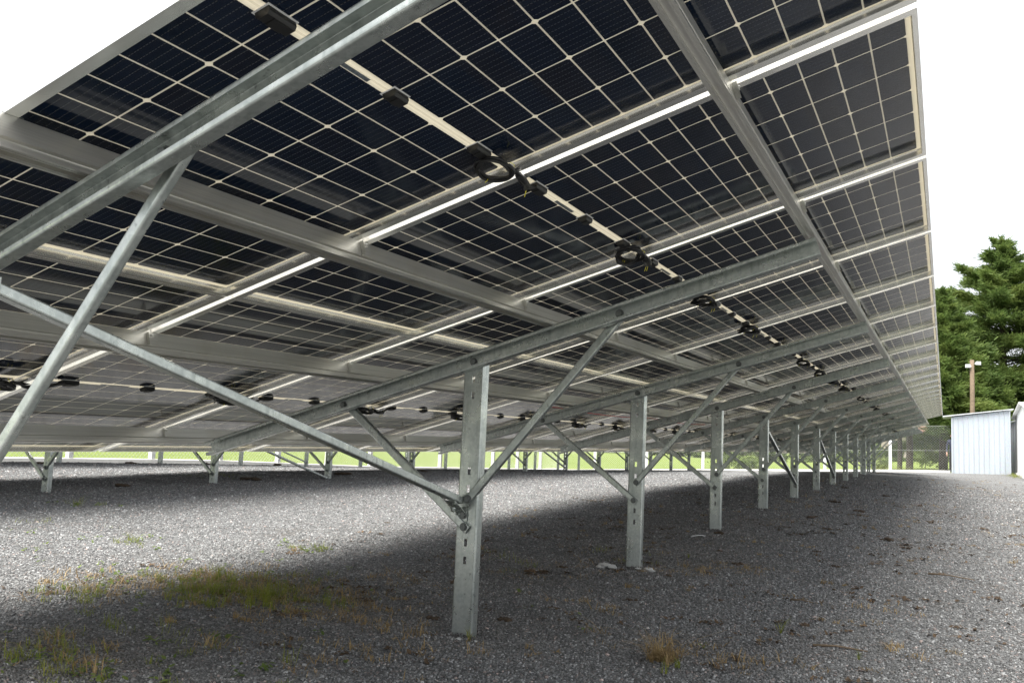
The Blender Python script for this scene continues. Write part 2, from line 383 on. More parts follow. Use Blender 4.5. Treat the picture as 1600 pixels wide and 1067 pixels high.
def make_panel():
    root = empty('solar_panel')
    fr = MB(); L, W, fl, t = PL_L, PL_W, .027, .002
    fr.box(0, L, 0, t, 0, .035); fr.box(0, L, W-t, W, 0, .035)            # long walls
    fr.box(0, t, t, W-t, 0, .035); fr.box(L-t, L, t, W-t, 0, .035)        # end walls
    fr.box(t, L-t, t, fl, 0, t); fr.box(t, L-t, W-fl, W-t, 0, t)          # long flanges
    fr.box(t, .012, fl, W-fl, 0, t); fr.box(L-.012, L-t, fl, W-fl, 0, t)  # end flanges
    for x0, x1, y0, y1 in ((t, L-t, t, .009), (t, L-t, W-.009, W-t), (t, .009, .009, W-.009), (L-.009, L-t, .009, W-.009)):
        fr.box(x0, x1, y0, y1, .0255, .0272)                              # ledge that carries the glass
    fr.build('frame', FRAME, root)
    MB().box(.0025, L-.0025, .0025, W-.0025, .0278, .0335).build('cell_sheet', CELLS, root)
    for k, (yc, hl) in enumerate(((.165, .034), (.525, .025), (.885, .034))):
        b = MB(); pr = [(-.016, .0), (-.016, .010), (-.011, .016), (.011, .016), (.016, .010), (.016, 0)]
        b.prism(pr, (L/2, yc-hl, .0276), (0, 1, 0), 2*hl, (1, 0, 0), (0, 0, -1))
        b.box(L/2-.011, L/2+.011, yc-hl*.5, yc+hl*.5, .0276-.0185, .0276-.0162)
        jb = b.build('junction_box', BLACK, root)
        MB().box(L/2-.0195, L/2+.0195, yc-hl-.004, yc+hl+.004, .0264, .0276).build('sealant_bead', WHITE, jb)
    s = MB(); s.box(L/2-.0115, L/2-.001, .31, .44, .0270, .0277); s.build('rating_sticker', STICK, root)
    return root
def coil_variant(k, flat=False):
    rg = random.Random(k*13+5); b = MB(); fz = .35 if flat else 1.0; fr_ = .72 if flat else .9; cx, cy = PL_L/2+rg.uniform(-.02, .01), .945+rg.uniform(-.01, .015)
    pts = []; turns = 3
    tilt = rg.uniform(-.012, .02)
    for i in range(turns*18+1):
        a = 2*math.pi*i/18; r = (.052+.006*math.sin(i*.9+k))*fr_
        pts.append((cx+r*.92*math.cos(a)*(.7 if flat else 1), cy+r*1.02*math.sin(a), fz*(-.004*(i/18)-tilt*math.sin(a)-.010*math.cos(a+k))))
    b.tube(pts, .0042, 6)
    # bundle bridging the gap to the neighbour's first box
    for q in range(3):
        o = (q-1)*.007; sag = (.010+.012*rg.random())*fz
        b.tube([(cx+.03+o, cy+.03, -.004), (cx+.035+o, cy+.07, -.012-o), (cx+.03+o*1.2, cy+.105, -.012-sag*.4),
                (cx+.018-o, cy+.15, -.010-sag*.5), (cx+.006+o, cy+.185, .0), (cx+.004+o*.5, 1.058+.136, .016)], .0042, 6)
    b.tube([(cx+.034, cy+.068, -.013), (cx+.034, cy+.098, -.017), (cx+.024, cy+.14, -.018)], .0095, 8)   # plug connectors
    b.tube([(PL_L/2, .918, .018), (PL_L/2-.02, .925, .006), (cx-.045, cy-.02, .0)], .0042, 6)
    hang = flat and k == 6
    if hang:
        b.tube([(cx+.02, cy+.05, -.01), (cx+.03, cy+.08, -.05), (cx+.01, cy+.11, -.075), (cx-.012, cy+.09, -.05), (cx, cy+.05, -.01)], .004, 6)
    ties = []
    for a in (2.6, .5):
        c = Vector((cx+.05*fr_*math.cos(a), cy+.053*fr_*math.sin(a), -.004)); tie = MB()
        tie.tube([c+Vector((.0, 0, .010)), c+Vector((.008, .003, 0)), c+Vector((.003, .0, -.010)), c+Vector((-.005, 0, -.013))], .0012, 4); ties.append(tie)
    c = Vector((cx+.012, cy+.155, -.022)); tie = MB(); tie.tube([c, c+Vector((-.012, .008, -.012))], .0012, 4); ties.append(tie)
    return b, ties
proto = make_panel()
COILS = []
for k in range(9):
    b, t = coil_variant(k, k >= 5); COILS.append((b.build('cable_coil', CABLE, None, True), [q.build('cable_tie', YELLOW) for q in t]))
def place_panel(first, X, y, z, label, group, k):
    p = proto if first else copy_tree(proto)
    p.location = (X, y, z); p.rotation_euler = ROT; tag(p, label, 'solar panel', group)
    if k is not None:
        c, t = COILS[k]
        cc = c.copy(); COL.objects.link(cc); cc.parent = p
        for q in t:
            t2 = q.copy(); COL.objects.link(t2); t2.parent = cc
    return p
def slope_pt(v, h=0, dX=0, dz=0):
    return Vector((XT+dX, 0, ZT+dz))-UP*v+NR*h
NMOD, N2 = 23, 6
cnt = 0
def special(row, i):
    if row == 'upper' and i == 0: return 'solar panel at the open near end of the upper row, against the white sky'
    if row == 'lower' and i == 0: return 'solar panel at the near end of the lower row, cut by the left picture edge'
    return 'solar panel in the %s row of the long table, %s from its near end' % (row, ORD[i])
for i in range(NMOD):
    for row, vb in (('upper', PL_L), ('lower', 2*PL_L+GAPY)):
        q = slope_pt(vb); k = None if (i == NMOD-1) else (0, 3, 1, 2, 4)[i % 5] if row == 'upper' else (5, 7, 8, 6, 7, 5, 8)[i % 7]
        place_panel(cnt == 0, q.x, YE+i*PITCH, q.z, special(row, i), 'solar panels of the %s row' % row, k); cnt += 1
DX2, DZ2 = -.42, -.07
YE2 = YE+NMOD*PITCH+.25
for i in range(N2):
    for row, vb in (('upper', PL_L), ('lower', 2*PL_L+GAPY)):
        q = slope_pt(vb, 0, DX2, DZ2)
        place_panel(False, q.x, YE2+i*PITCH, q.z, 'solar panel in the %s row of the small far table, %s from its near end' % (row, ORD[i]),
                    'solar panels of the far table', 1 if i < N2-1 else None)
for c, t in COILS:
    for q in t: bpy.data.objects.remove(q)
    bpy.data.objects.remove(c)

# purlins (aluminium rails under the panels) with a clamp at every panel gap
PH = .070
PPROF = [(.018, -.0005), (.018, -.047), (.010, -.049), (.010, -.057), (.0185, -.059), (.0185, -.070), (.0125, -.070), (.0125, -.0675), (.0105, -.0675), (.0105, -.070), (.007, -.070), (.007, -.058),
         (-.007, -.058), (-.007, -.070), (-.0105, -.070), (-.0105, -.0675), (-.0125, -.0675), (-.0125, -.070), (-.0185, -.070), (-.0185, -.059), (-.010, -.057), (-.010, -.049), (-.018, -.047), (-.018, -.0005)]
def purlin(v, y0, y1, ye, n, label, group, dX=0, dz=0, bolt_end=False):
    c = slope_pt(v, 0, dX, dz)
    root = empty('purlin', (c.x, y0, c.z), ROT); tag(root, label, 'purlin', group)
    MB().prism(PPROF, (0, 0, 0), (0, 1, 0), y1-y0, (1, 0, 0), (0, 0, 1)).build('rail', ALU, root)
    cm = MB(); cm.box(.0187, .0217, -.006, .034, -.046, -.003); cm.box(.0187, .031, -.009, -.0062, -.046, -.003)
    cm.hexhead((.026, .006, -.011), (0, 0, -1), .0065, .006); cm.box(-.017, .017, -.011, .011, .001, .030)
    me = None
    for i in range(n-1):
        if me is None: o = cm.build('clamp', ALU, root); me = o.data
        else: o = bpy.data.objects.new('clamp', me); COL.objects.link(o); o.parent = root
        o.location = (0, ye+(i+1)*PITCH-(PITCH-PL_W)/2-y0, 0)
    if bolt_end:
        e = MB(); e.box(-.016, .017, .012, .05, .0005, .004); e.tube([(.008, .032, .004), (.008, .032, .046)], .0035, 8); e.hexhead((.008, .032, .004), (0, 0, 1), .007, .005)
        for k in range(7): e.tube([(.008, .032, .013+.005*k), (.008, .032, .0155+.005*k)], .0046, 8)
        e.build('end_bolt', BOLT, root)
PV = (.4295, 1.525, 2.410, 3.568)
PN = ('aluminium rail with grooved underside, highest of the four under the panels', 'broad aluminium rail second from the high edge, its cut end against the sky',
      'aluminium rail third from the high edge, just below the middle seam of the panels', 'lowest aluminium rail under the panels, near their bottom edge')
for k, v in enumerate(PV):
    purlin(v, YE-(.045 if k != 1 else .012), YE+NMOD*PITCH+.03, YE, NMOD, PN[k], 'aluminium rails under the long table', 0, 0, k == 1)
for k, v in enumerate(PV):
    purlin(v, YE2-.04, YE2+N2*PITCH+.03, YE2, N2, '%s rail from the high edge under the small far table' % ORD[k], 'aluminium rails under the far table', DX2, DZ2)

# support frames: post, sloping beam, two braces
def chan(wd, dp, lip, t=.0026, r=.004):
    """lipped channel: web on b=0 (width wd along a), flanges towards -b"""
    h = wd/2; pts = [(-h+lip, -dp), (-h, -dp), (-h, 0), (h, 0), (h, -dp), (h-lip, -dp)] if lip else [(-h, -dp), (-h, 0), (h, 0), (h, -dp)]
    return thick(rounded(pts, r), t)
BOLTX = {}
def make_frame(sf=.70, bw=.031, bd=.024, beam_dims=(.068, .043, .013)):
    root = empty('support_frame')
    # post: web with real slots, folded sides
    po = MB(); zt, zb = ZR+.012, -1.5; wy = .004
    slots = [1.10, 1.03, .70, .625, .395, .32]
    for x0, x1 in ((-.043, -.0075), (.0075, .043)): po.box(x0, x1, wy, wy+.003, zb, zt)
    edges = [zt]
    for s in slots: edges += [s+.016, s-.016]
    edges.append(zb)
    for a in range(0, len(edges), 2): po.box(-.0075, .0075, wy, wy+.003, edges[a+1], edges[a])
    for sg in (-1, 1):
        prof = thick(rounded([(.043*sg, .0015), (.050*sg, .0070), (.050*sg, .046), (.040*sg, .046)], .002, 2), .003)
        po.prism(prof, (0, wy, zb), (0, 0, 1), zt-zb, (1, 0, 0), (0, 1, 0))
    po.build('post', GALV, root)
    # sloping beam: lipped channel opening towards the near end
    S0, S1 = -1.60, 1.50; o = Vector((0, 0, ZR))
    rf = MB(); rf.prism(chan(*beam_dims), o+UP*S0, UP, S1-S0, NR, YV)
    beam = rf.build('sloping_beam', GALV, root)
    for s in (0, sf, -.73): MB().hexhead(o+UP*s+YV*-.0016, (0, -1, 0), .0135, .009).build('bolt', BOLT, beam)
    side = Vector((0, 1, 0))
    a = o+UP*sf+Vector((0, .022, 0)); b = Vector((.010, -.012, .582)); d = (b-a).normalized()
    br = MB(); br.beam(chan(bw, bd, .006 if bw > .03 else .004), a-d*.03, b+d*.018, d.cross(side)); f = br.build('brace', GALV, root)
    h = MB(); h.hexhead(b+Vector((.0, -.0016, 0)), (0, -1, 0), .0135, .009); h.build('bolt', BOLT, f)
    a = o+UP*-.73+Vector((0, .022, 0)); b = Vector((-.006, -.008, .462)); d = (b-a).normalized()
    br = MB(); br.beam(chan(.034, .024, .006), a-d*.03, b+d*.022, d.cross(side)); f = br.build('brace', GALV, root)
    h = MB(); h.hexhead(b+Vector((.0, -.0016, 0)), (0, -1, 0), .0135, .009); h.build('bolt', BOLT, f)
    return root
fproto = make_frame(); fnear = make_frame(.685, .025, .018, (.056, .033, .011))
FY = [-2.146]+[2.248*k for k in range(0, 10)]
FL = ['galvanised steel frame nearest the camera, its sloping beam crossing the top left corner',
      'galvanised steel frame with the biggest slotted post standing in the centre foreground',
      'galvanised steel frame whose post stands in spilt white concrete',
      'galvanised steel frame right of the post with concrete at its foot']
for i, y in enumerate(FY):
    f = (fnear, fproto)[i] if i < 2 else copy_tree(fproto)
    f.location = (0, y, 0)
    if i == 0: f.location = (-.075, -2.147, -.02); f.rotation_euler = (0, 0, -.066)
    tag(f, FL[i] if i < 4 else 'galvanised steel frame under the long table, %s along from its near end' % ORD[i], 'support frame', 'steel frames under the long table')
for i in range(3):
    f = copy_tree(fproto); f.location = (DX2+.18, YE2+.5+i*2.248, DZ2-.05)
    tag(f, '%s small distant steel frame under the far table' % ORD[i], 'support frame', 'steel frames under the far table')
# second and third rows: frames seen below the panels' low edge
X2, X3 = -6.4, -12.5
for i in range(13):
    f = copy_tree(fproto); f.location = (X2, 2.45+(i-1)*2.248, -.28)
    tag(f, 'steel frame in the row behind the lit gravel strip, %s from the left' % ORD[i], 'support frame', 'steel frames of the second row')
for i in range(14):
    f = copy_tree(fproto); f.location = (X3, 6.87+(i-2)*2.248, -.30)
    tag(f, 'small far steel frame in the row beside the wire fence, %s from the left' % ORD[i], 'support frame', 'steel frames of the third row')
# the decks over those rows (hidden behind the near table, they shade the gravel)
def deck(X, y0, n, dz, label):
    root = empty('panel_deck', (X, y0, dz)); tag(root, label, 'solar panels')
    fr, cs = MB(), MB(); q = slope_pt(0)
    for i in range(n):
        for v0 in (0, PL_L+GAPY):
            o = slope_pt(v0+PL_L)+Vector((0, i*PITCH, 0))
            def slab(mb, x0, x1, yy0, yy1, z0, z1):
                vs = [o+UP*x+YV*yy+NR*z for x in (x0, x1) for yy in (yy0, yy1) for z in (z0, z1)]
                mb.add(vs, [(0,1,3,2),(4,6,7,5),(0,4,5,1),(2,3,7,6),(0,2,6,4),(1,5,7,3)])
            slab(cs, .003, PL_L-.003, .003, PL_W-.003, .028, .034)
            for a in ((0, PL_L, 0, .003), (0, PL_L, PL_W-.003, PL_W), (0, .003, .003, PL_W-.003), (PL_L-.003, PL_L, .003, PL_W-.003)): slab(fr, *a, 0, .036)
    fr.build('panel_frames', FRAME, root); cs.build('panel_sheets', simple('dark_sheet', (.01, .012, .018), .12), root)
    pu = MB()
    for v in PV: pu.prism(PPROF, slope_pt(v)+Vector((0, -.04, 0)), (0, 1, 0), n*PITCH+.06, UP, NR)
    pu.build('rails', ALU, root)
deck(X2, -.4, 28, -.28, 'deck of solar panels over the second row of posts')
deck(X3, 1.8, 29, -.30, 'deck of solar panels over the third row of posts beside the fence')

# long diagonal braces from the top of one post to the foot of the next
def diagonal(y0, y1, label, X=0, dz=0, flip=False):
    root = empty('diagonal_brace', (X, y1, dz)); tag(root, label, 'brace', 'diagonal braces between posts')
    a = Vector((-.045, y0-y1+.03, 1.135)); b = Vector((-.026, -.012, .558))
    if flip: a, b = Vector((.03, y0-y1+.07, 1.0)), Vector((.025, -.015, .33))
    d = (b-a).normalized(); side = Vector((1, 0, 0))
    m = MB(); m.beam(chan(.038, .026, .006), a, b+d*-.01, side); m.build('channel', GALV, root)
    p = MB(); p.box(-.030, .004, -.0035, -.0005, .485, .545) if not flip else p.box(.008, .042, -.0035, -.0005, .27, .35)
    if not flip:
        p.beam(thick([(-.024, 0), (.024, 0)], .003), b+Vector((0, -.085, .038-.02)), b+Vector((0, .022, -.045)), side)
        p.hexhead(b+Vector((-.006, -.045, -.016)), (0, -.5, -1), .009, .012)
    pl = p.build('bracket', GALV, root)
    h = MB(); h.hexhead((-.013, -.0036, .512) if not flip else (.025, -.0036, .31), (0, -1, 0), .0135, .009); h.build('bolt', BOLT, pl)
diagonal(FY[0], FY[1], 'long galvanised diagonal brace crossing the picture from the left edge to the foreground post')
diagonal(FY[4], FY[5], 'dark diagonal brace between the fifth and sixth posts', flip=True)
diagonal(FY[6], FY[7], 'dark diagonal brace between the seventh and eighth posts', flip=True)
for i, (k, X, yb, dz) in enumerate(((0, X2, 2.45+2.248, -.28), (4, X2, 2.45+5*2.248, -.28), (0, X3, 6.87+2.248*2, -.45))):
    diagonal(yb, yb+2.248, 'thin diagonal brace low behind the panels, %s from the left' % ORD[i], X, dz, True)
# red cable sagging along the third rail
rc = MB(); pts = []
for i in range(40):
    y = 1.9+i*.11; s = slope_pt(2.445, -.066); pts.append((s.x-.01, y, s.z-.012-.018*abs(math.sin(y*1.5))))
rc.tube(pts, .003, 6); tag(rc.build('red_cable', RED, None, True), 'thin red cable sagging along a rail behind the foreground post', 'cable')

# ------------------------------------------------------------------ fences
def mesh_panel(mb, p0, p1, h0, h1, step=.105, r=.0020):
    """diagonal wires of a chain link net between two ground points"""
    p0, p1 = Vector(p0), Vector(p1); d = p1-p0; L = d.xy.length; H = h1-h0; n = int((L+H)/step)
    sq = [(-r, -r), (r, -r), (r, r), (-r, r)]; nrm = Vector((-d.y, d.x, 0)).normalized()
    for sgn in (1, -1):
        for k in range(n):
            s = -H+k*step if sgn > 0 else k*step
            # wire x = s + sgn*t, t in 0..H
            t0 = max(0, -s) if sgn > 0 else max(0, s-L); t1 = min(H, L-s) if sgn > 0 else min(H, s)
            if t1-t0 < .03: continue
            pt = lambda t: p0+d*((s+sgn*t)/L)+Vector((0, 0, h0+t))+nrm*.0024*sgn
            mb.beam(sq, pt(t0), pt(t1), nrm)
def fence(pts, label, hgt=1.9, kh=.13, ends=True):
    """pts: post foot positions in order"""
    root = empty('wire_fence', (pts[0][0], pts[0][1], tzf(*pts[0]))); tag(root, label, 'fence')
    o = Vector(root.location); F = [Vector((x, y, tzf(x, y)))-o for x, y in pts]
    for p in (F if ends else F[:-1]):
        po = MB(); po.box(p.x-.055, p.x+.055, p.y-.055, p.y+.055, p.z-.4, p.z+hgt*.82)
        d = .055; po.add([p+Vector((sx*d, sy*d, hgt*.82)) for sx, sy in ((-1,-1),(1,-1),(1,1),(-1,1))]+[p+Vector((0, 0, hgt*.82+.05))], [(0,1,4),(1,2,4),(2,3,4),(3,0,4)])
        po.build('fence_post', WHITE, root)
    k, wm, lw = MB(), MB(), MB()
    for a, b in zip(F[:-1], F[1:]):
        d = (b-a); dn = Vector((d.x, d.y, 0)).normalized(); nn = Vector((-dn.y, dn.x, 0))
        k.prism([(-.07, -.3), (.07, -.3), (.07, kh-.015), (.055, kh), (-.055, kh), (-.07, kh-.015)], a, d, d.length, nn, Vector((0, 0, 1)))
        off = nn*-.075
        mesh_panel(wm, a+off, b+off, kh+.01, hgt)
        for z in (.9, hgt): lw.tube([a+off*1.05+Vector((0, 0, z)), b+off*1.05+Vector((0, 0, z))], .004, 5)
    k.build('kerb', KERB, root); wm.build('wire_mesh', WIRE, root); lw.build('line_wire', WIRE, root)
fence([(-15, y) for y in (0.2, 2.4, 4.55, 6.72, 8.9, 11.05, 13.2, 15.37, 17.55, 19.73, 21.9, 24.1, 26.2, 28.3, 30.6, 33.0, 36.0)],
      'white posted wire mesh fence along the lawn on the left, seen under the panels')
fence([(-15, 36.01), (-13.45, 36), (-10.82, 36), (-8.12, 36), (-5.45, 36), (-2.80, 36), (-.21, 36), (2.02, 36)], 'white posted chain link fence at the far end beside the shed', 1.9, .085, False)

# ------------------------------------------------------------------ sheds at the right
def ribbed(mb, x0, x1, y, z0, zt0, zt1, pitch=.185, face=-1):
    """corrugated wall in the xz plane, trapezoid ribs, sloping top"""
    n = max(1, int(round((x1-x0)/pitch))); xs = []
    for i in range(n):
        a = x0+(x1-x0)*i/n; w_ = (x1-x0)/n
        xs += [(a, 0), (a+w_*.07, .030), (a+w_*.15, .030), (a+w_*.22, 0), (a+w_*.60, 0.0), (a+w_*.62, .004), (a+w_*.66, .004), (a+w_*.68, 0)]
    xs.append((x1, 0)); top = lambda x: zt0+(zt1-zt0)*(x-x0)/(x1-x0)
    vs = []; m = len(xs)
    for yy in (0, .012):
        for x, dd in xs: vs += [(x, y+face*(dd)-face*yy, z0), (x, y+face*dd-face*yy, top(x))]
    fs = []
    for i in range(m-1):
        a = 2*i; fs += [(a, a+2, a+3, a+1), (a+2*m, a+1+2*m, a+3+2*m, a+2+2*m), (a+1, a+3, a+3+2*m, a+1+2*m), (a, a+2*m, a+2+2*m, a+2)]
    mb.add(vs, fs)
sx0, sx1, sy0, sy1 = 2.09, 4.14, 35.6, 37.9; sz = .03
sh = empty('metal_shed', (sx0, sy0, sz)); tag(sh, 'pale blue corrugated metal shed with a sloping roof at the end of the fence', 'shed')
def local(mb, o): mb.v = [(x-o[0], y-o[1], z-o[2]) for x, y, z in mb.v]; return mb
O_ = (sx0, sy0, sz)
fwl = MB(); ribbed(fwl, sx0+.04, sx1-.04, sy0, sz-.1, 2.29, 2.60); local(fwl, O_).build('front_wall', SHED, sh)
sw = MB(); sw2 = MB()
sw.prism([(0, sz-.1), (sy1-sy0, sz-.1), (sy1-sy0, 2.28), (0, 2.28)], (sx0, sy0, 0), (1, 0, 0), .02, (0, 1, 0), (0, 0, 1))
sw2.prism([(0, sz-.1), (sy1-sy0, sz-.1), (sy1-sy0, 2.6), (0, 2.6)], (sx1-.02, sy0, 0), (1, 0, 0), .02, (0, 1, 0), (0, 0, 1))
local(sw, O_).build('side_wall', GREYM, sh); local(sw2, O_).build('side_wall', GREYM, sh)
bw = MB(); ribbed(bw, sx0+.02, sx1-.02, sy1, sz-.1, 2.29, 2.60, face=1); local(bw, O_).build('back_wall', SHED, sh)
for a, b, h in ((sx0-.012, sx0+.04, 2.28), (sx1-.04, sx1+.012, 2.58)): local(MB().box(a, b, sy0-.04, sy0-.004, sz-.05, h), O_).build('corner_trim', SHED, sh)
rf = MB(); dxs = (sx1-sx0)+.42; rf.prism([(-.32, 2.255), (dxs-.30, 2.255+.31*dxs/(sx1-sx0)), (dxs-.30, 2.255+.31*dxs/(sx1-sx0)+.03), (-.32, 2.30)], (sx0, sy0-.13, 0.02), (0, 1, 0), sy1-sy0+.5, (1, 0, 0), (0, 0, 1))
local(rf, O_).build('roof', simple('roof_sheet', (.5, .52, .54), .5, .1), sh)
# white gabled building at the right edge
wb = empty('white_building', (4.4, 29, 0)); tag(wb, 'white boarded building with a gable end at the right picture edge', 'building')
g = MB(); ys = [29.0]; prof = [(29.0, -.3), (36.6, -.3), (36.6, 2.28), (32.8, 2.72), (29.0, 2.28)]
n = 30
for i in range(n):                                    # upright boards with joints
    a, b = 29.0+7.6*i/n, 29.0+7.6*(i+1)/n-.012
    top = lambda y: 2.28+.44*(1-abs(y-32.8)/3.8)
    pr = [(a, -.3), (b, -.3), (b, top(b)), (a, top(a))]
    if a < 32.8 < b: pr = [(a, -.3), (b, -.3), (b, top(b)), (32.8, 2.72), (a, top(a))]
    g.prism(pr, (4.38, 0, 0), (1, 0, 0), .03, (0, 1, 0), (0, 0, 1))
g.prism(prof, (4.412, 0, 0), (1, 0, 0), 3.2, (0, 1, 0), (0, 0, 1)); local(g, (4.4, 29, 0)).build('wall', WHITE, wb)
r_ = MB()
for sg in (-1, 1):
    a = Vector((4.25, 32.8, 2.76)); d = Vector((0, sg*3.95, -.46)); u = d.normalized(); nv = Vector((1, 0, 0)).cross(u); nv = nv if nv.z > 0 else -nv
    r_.prism([(0.01, 0), (d.length, 0), (d.length, .04), (0.01, .04)], a, (1, 0, 0), 3.6, u, nv)
local(r_, (4.4, 29, 0)).build('roof', WHITE, wb)
bs = MB(); bs.box(4.32, 4.378, 29, 36.6, -.2, .17); local(bs, (4.4, 29, 0)).build('plinth', KERB, wb)
gs = empty('grey_shed', (4.2, 37.6, 0)); tag(gs, 'narrow grey metal shed with a pitched roof between the blue shed and white building', 'shed')
m = MB(); ribbed(m, 4.17, 6.4, 37.6, -.2, 2.15, 2.9, .2); m.box(4.17, 4.185, 37.63, 39.5, -.2, 2.15); local(m, (4.2, 37.6, 0)).build('wall', GREYM, gs)
m = MB(); m.prism([(-.12, 2.13), (2.4, 2.98), (2.4, 3.03), (-.12, 2.18)], (4.17, 37.4, 0), (0, 1, 0), 2.4, (1, 0, 0), (0, 0, 1)); local(m, (4.2, 37.6, 0)).build('roof', GREYM, gs)

# wooden pole with two floodlights
pz = 4.9; pp = empty('wooden_pole', (2.9, 38.6, -.1)); tag(pp, 'brown wooden pole rising behind the shed', 'pole')
m = MB(); m.tube([(0, 0, -.3), (.0, 0, 1.5), (.02, 0, 3.4), (.02, 0, pz+.1)], .095, 12, [1.08, 1.03, .97, .9]); m.build('shaft', WOOD, pp, True)
def flood(dx, dz, rz, label):
    r = empty('floodlight', (2.92+dx, 38.6-.12, pz-.1+dz-.1), (0, 0, rz)); tag(r, label, 'floodlight', 'floodlights on the wooden pole')
    h = MB(); h.prism([(-.07, -.10), (.07, -.06), (.07, -.03), (-.05, .05), (-.07, .05)], (-.10, 0, 0), (1, 0, 0), .20, (0, 1, 0), (0, 0, 1)); h.build('housing', simple('light_grey_housing', (.55, .56, .57), .4), r)
    q = MB(); q.box(-.085, .085, -.078, -.0725, -.085, .03); q.build('lens', simple('frosted_lens', (.5, .5, .5), .3), r)
    k = MB(); k.box(-.015, .015, .06, .14, -.05, -.02); k.build('bracket', GREYM, r)
flood(-.14, -.05, R(-25), 'white floodlight on the left of the wooden pole')
flood(.22, .07, R(30), 'white floodlight on the right of the wooden pole, tilted upwards')

# ------------------------------------------------------------------ foliage
def quads(C, U, Vv):
    n = len(C); V = np.stack([C-U-Vv, C+U-Vv*.6, C+U*.9+Vv, C-U*.7+Vv*.8], 1).reshape(-1, 3)
    return V, np.arange(4*n).reshape(n, 4)
def unit(n):
    a = rng.normal(size=(n, 3)); return a/np.linalg.norm(a, axis=1)[:, None]
def conifer(x, y, h, rad, label, seed, base=.8, lean=0, dens=1.0, profile=1.0):
    rg = np.random.default_rng(seed); z0 = tzf(min(x, 4), min(y, 60))-.15
    root = empty('conifer_tree', (x, y, z0)); tag(root, label, 'tree', 'conifers behind the fence')
    tr = MB(); tr.tube([(0, 0, -.3), (.03, .02, h*.2), (-.04, .0, h*.5), (0, 0, h*.8), (lean, 0, h)], h*.021, 10, [1.15, .95, .65, .35, .1]); tr.build('trunk', BARK, root, True)
    lb = MB(); C, D = [], []
    nb = int(128*dens)
    for k in range(nb):
        f = (k+.5)/nb; z = base*h*.16+(h*.985-base*h*.16)*f**.92
        az = k*2.39996+rg.normal(0, .25); rel = (1-(z/h))**profile; th_ = .45+.55*min(1, (1-z/h)*3.2)
        ln = rad*max(.05, rel)*rg.uniform(.62, 1.08)*(1 if rg.random() > .12 else 1.15)
        rise = rg.uniform(.05, .35)+.75*f**2.0
        p0 = np.array([0, 0, z]); dirh = np.array([math.cos(az), math.sin(az), 0])
        def bp(t): return p0+dirh*ln*t+np.array([0, 0, ln*(rise*t-.42*t*t*(1-f*.7))])
        lb.tube([bp(0), bp(.45), bp(.95)], .045*(1-f*.7), 5, [1, .6, .2])
        m = int((26+60*ln)*dens)
        t = rg.uniform(.18, 1.0, m)**.8
        sd_ = np.array([-dirh[1], dirh[0], 0])
        for tt in t:
            wdt = ln*.30*(1.02-tt)+.12*th_
            c = bp(tt)+sd_*rg.normal(0, wdt*.6)+np.array([0, 0, rg.normal(-.02, .10)*th_])
            C.append(np.r_[c, th_]); D.append(dirh*.75+sd_*rg.normal(0, .6)+np.array([0, 0, rg.uniform(-.05, .55)]))
    for q in range(46):                                   # pointed leader
        zz = h*(.9+.11*rg.random()**.7); C.append(np.r_[rg.normal(0, .16*(1.03-zz/h)*8, 2)*.35, zz, .30]); D.append(np.r_[rg.normal(0, .35, 2), .9])
    lb.build('limbs', BARK, root, True)
    C, D = np.array(C), np.array(D); TH_ = C[:, 3:]; C = C[:, :3]; D /= np.linalg.norm(D, axis=1)[:, None]
    per = 11; C2 = np.repeat(C, per, 0); T2 = np.repeat(TH_, per, 0); D2 = np.repeat(D, per, 0); n = len(C2)
    off = rg.normal(0, 1, (n, 3))*np.array([.075, .075, .05]); C2 = C2+off*T2+D2*rg.normal(.05, .22, (n, 1))*T2
    U = D2+rg.normal(0, .30, (n, 3))+np.array([0, 0, .12]); U /= np.linalg.norm(U, axis=1)[:, None]
    W = np.cross(U, rg.normal(size=(n, 3))); W /= np.linalg.norm(W, axis=1)[:, None]
    s = rg.uniform(.07, .15, (n, 1))
    V, F = quads(C2, U*s, W*s*.17)
    np_mesh('crown', V, F, CONIFER, root); return root
conifer(4.75, 50, 12.8, 9.2, 'tall dark green conifer with a pointed top behind the pole and shed', 3)
conifer(1.75, 46.0, 9.4, 5.4, 'lower conifer at the edge of the panels, its trunk close to the shed', 11, base=1.75)
conifer(9.6, 52, 13.0, 7.4, 'conifer at the right picture edge beside the tallest one', 21)
# bare lower trunks seen through the fence
def trunk(x, y, h, r, label):
    root = empty('shade_tree', (x, y, tzf(min(x, 4), 55)-.1)); tag(root, label, 'tree', 'dark trunks behind the fence')
    t = MB(); t.tube([(0, 0, -.3), (.02, 0, .25), (.04, 0, 1.2), (.0, .05, 2.6), (.05, 0, 4.2)], r, 10, [1.35, 1.05, .95, .85, .6]); t.build('trunk', BARK, root, True)
    n = 4200
    cl = np.floor(rng.random(n)*26).astype(int); cc = unit(26)*np.array([1.8, 1.5, .9])+np.array([0, 0, 4.6]); c = cc[cl]+rng.normal(0, .38, (n, 3))
    U = unit(n); W = np.cross(U, unit(n)); s = rng.uniform(.06, .11, (n, 1))
    V, F = quads(c, U*s, W*s*.55); np_mesh('crown', V, F, CONIFER, root)
trunk(-.32, 46.5, 4, .12, 'dark trunk standing left of its twin behind the fence')
trunk(.16, 46.2, 4, .17, 'thicker dark trunk of the pair behind the fence')
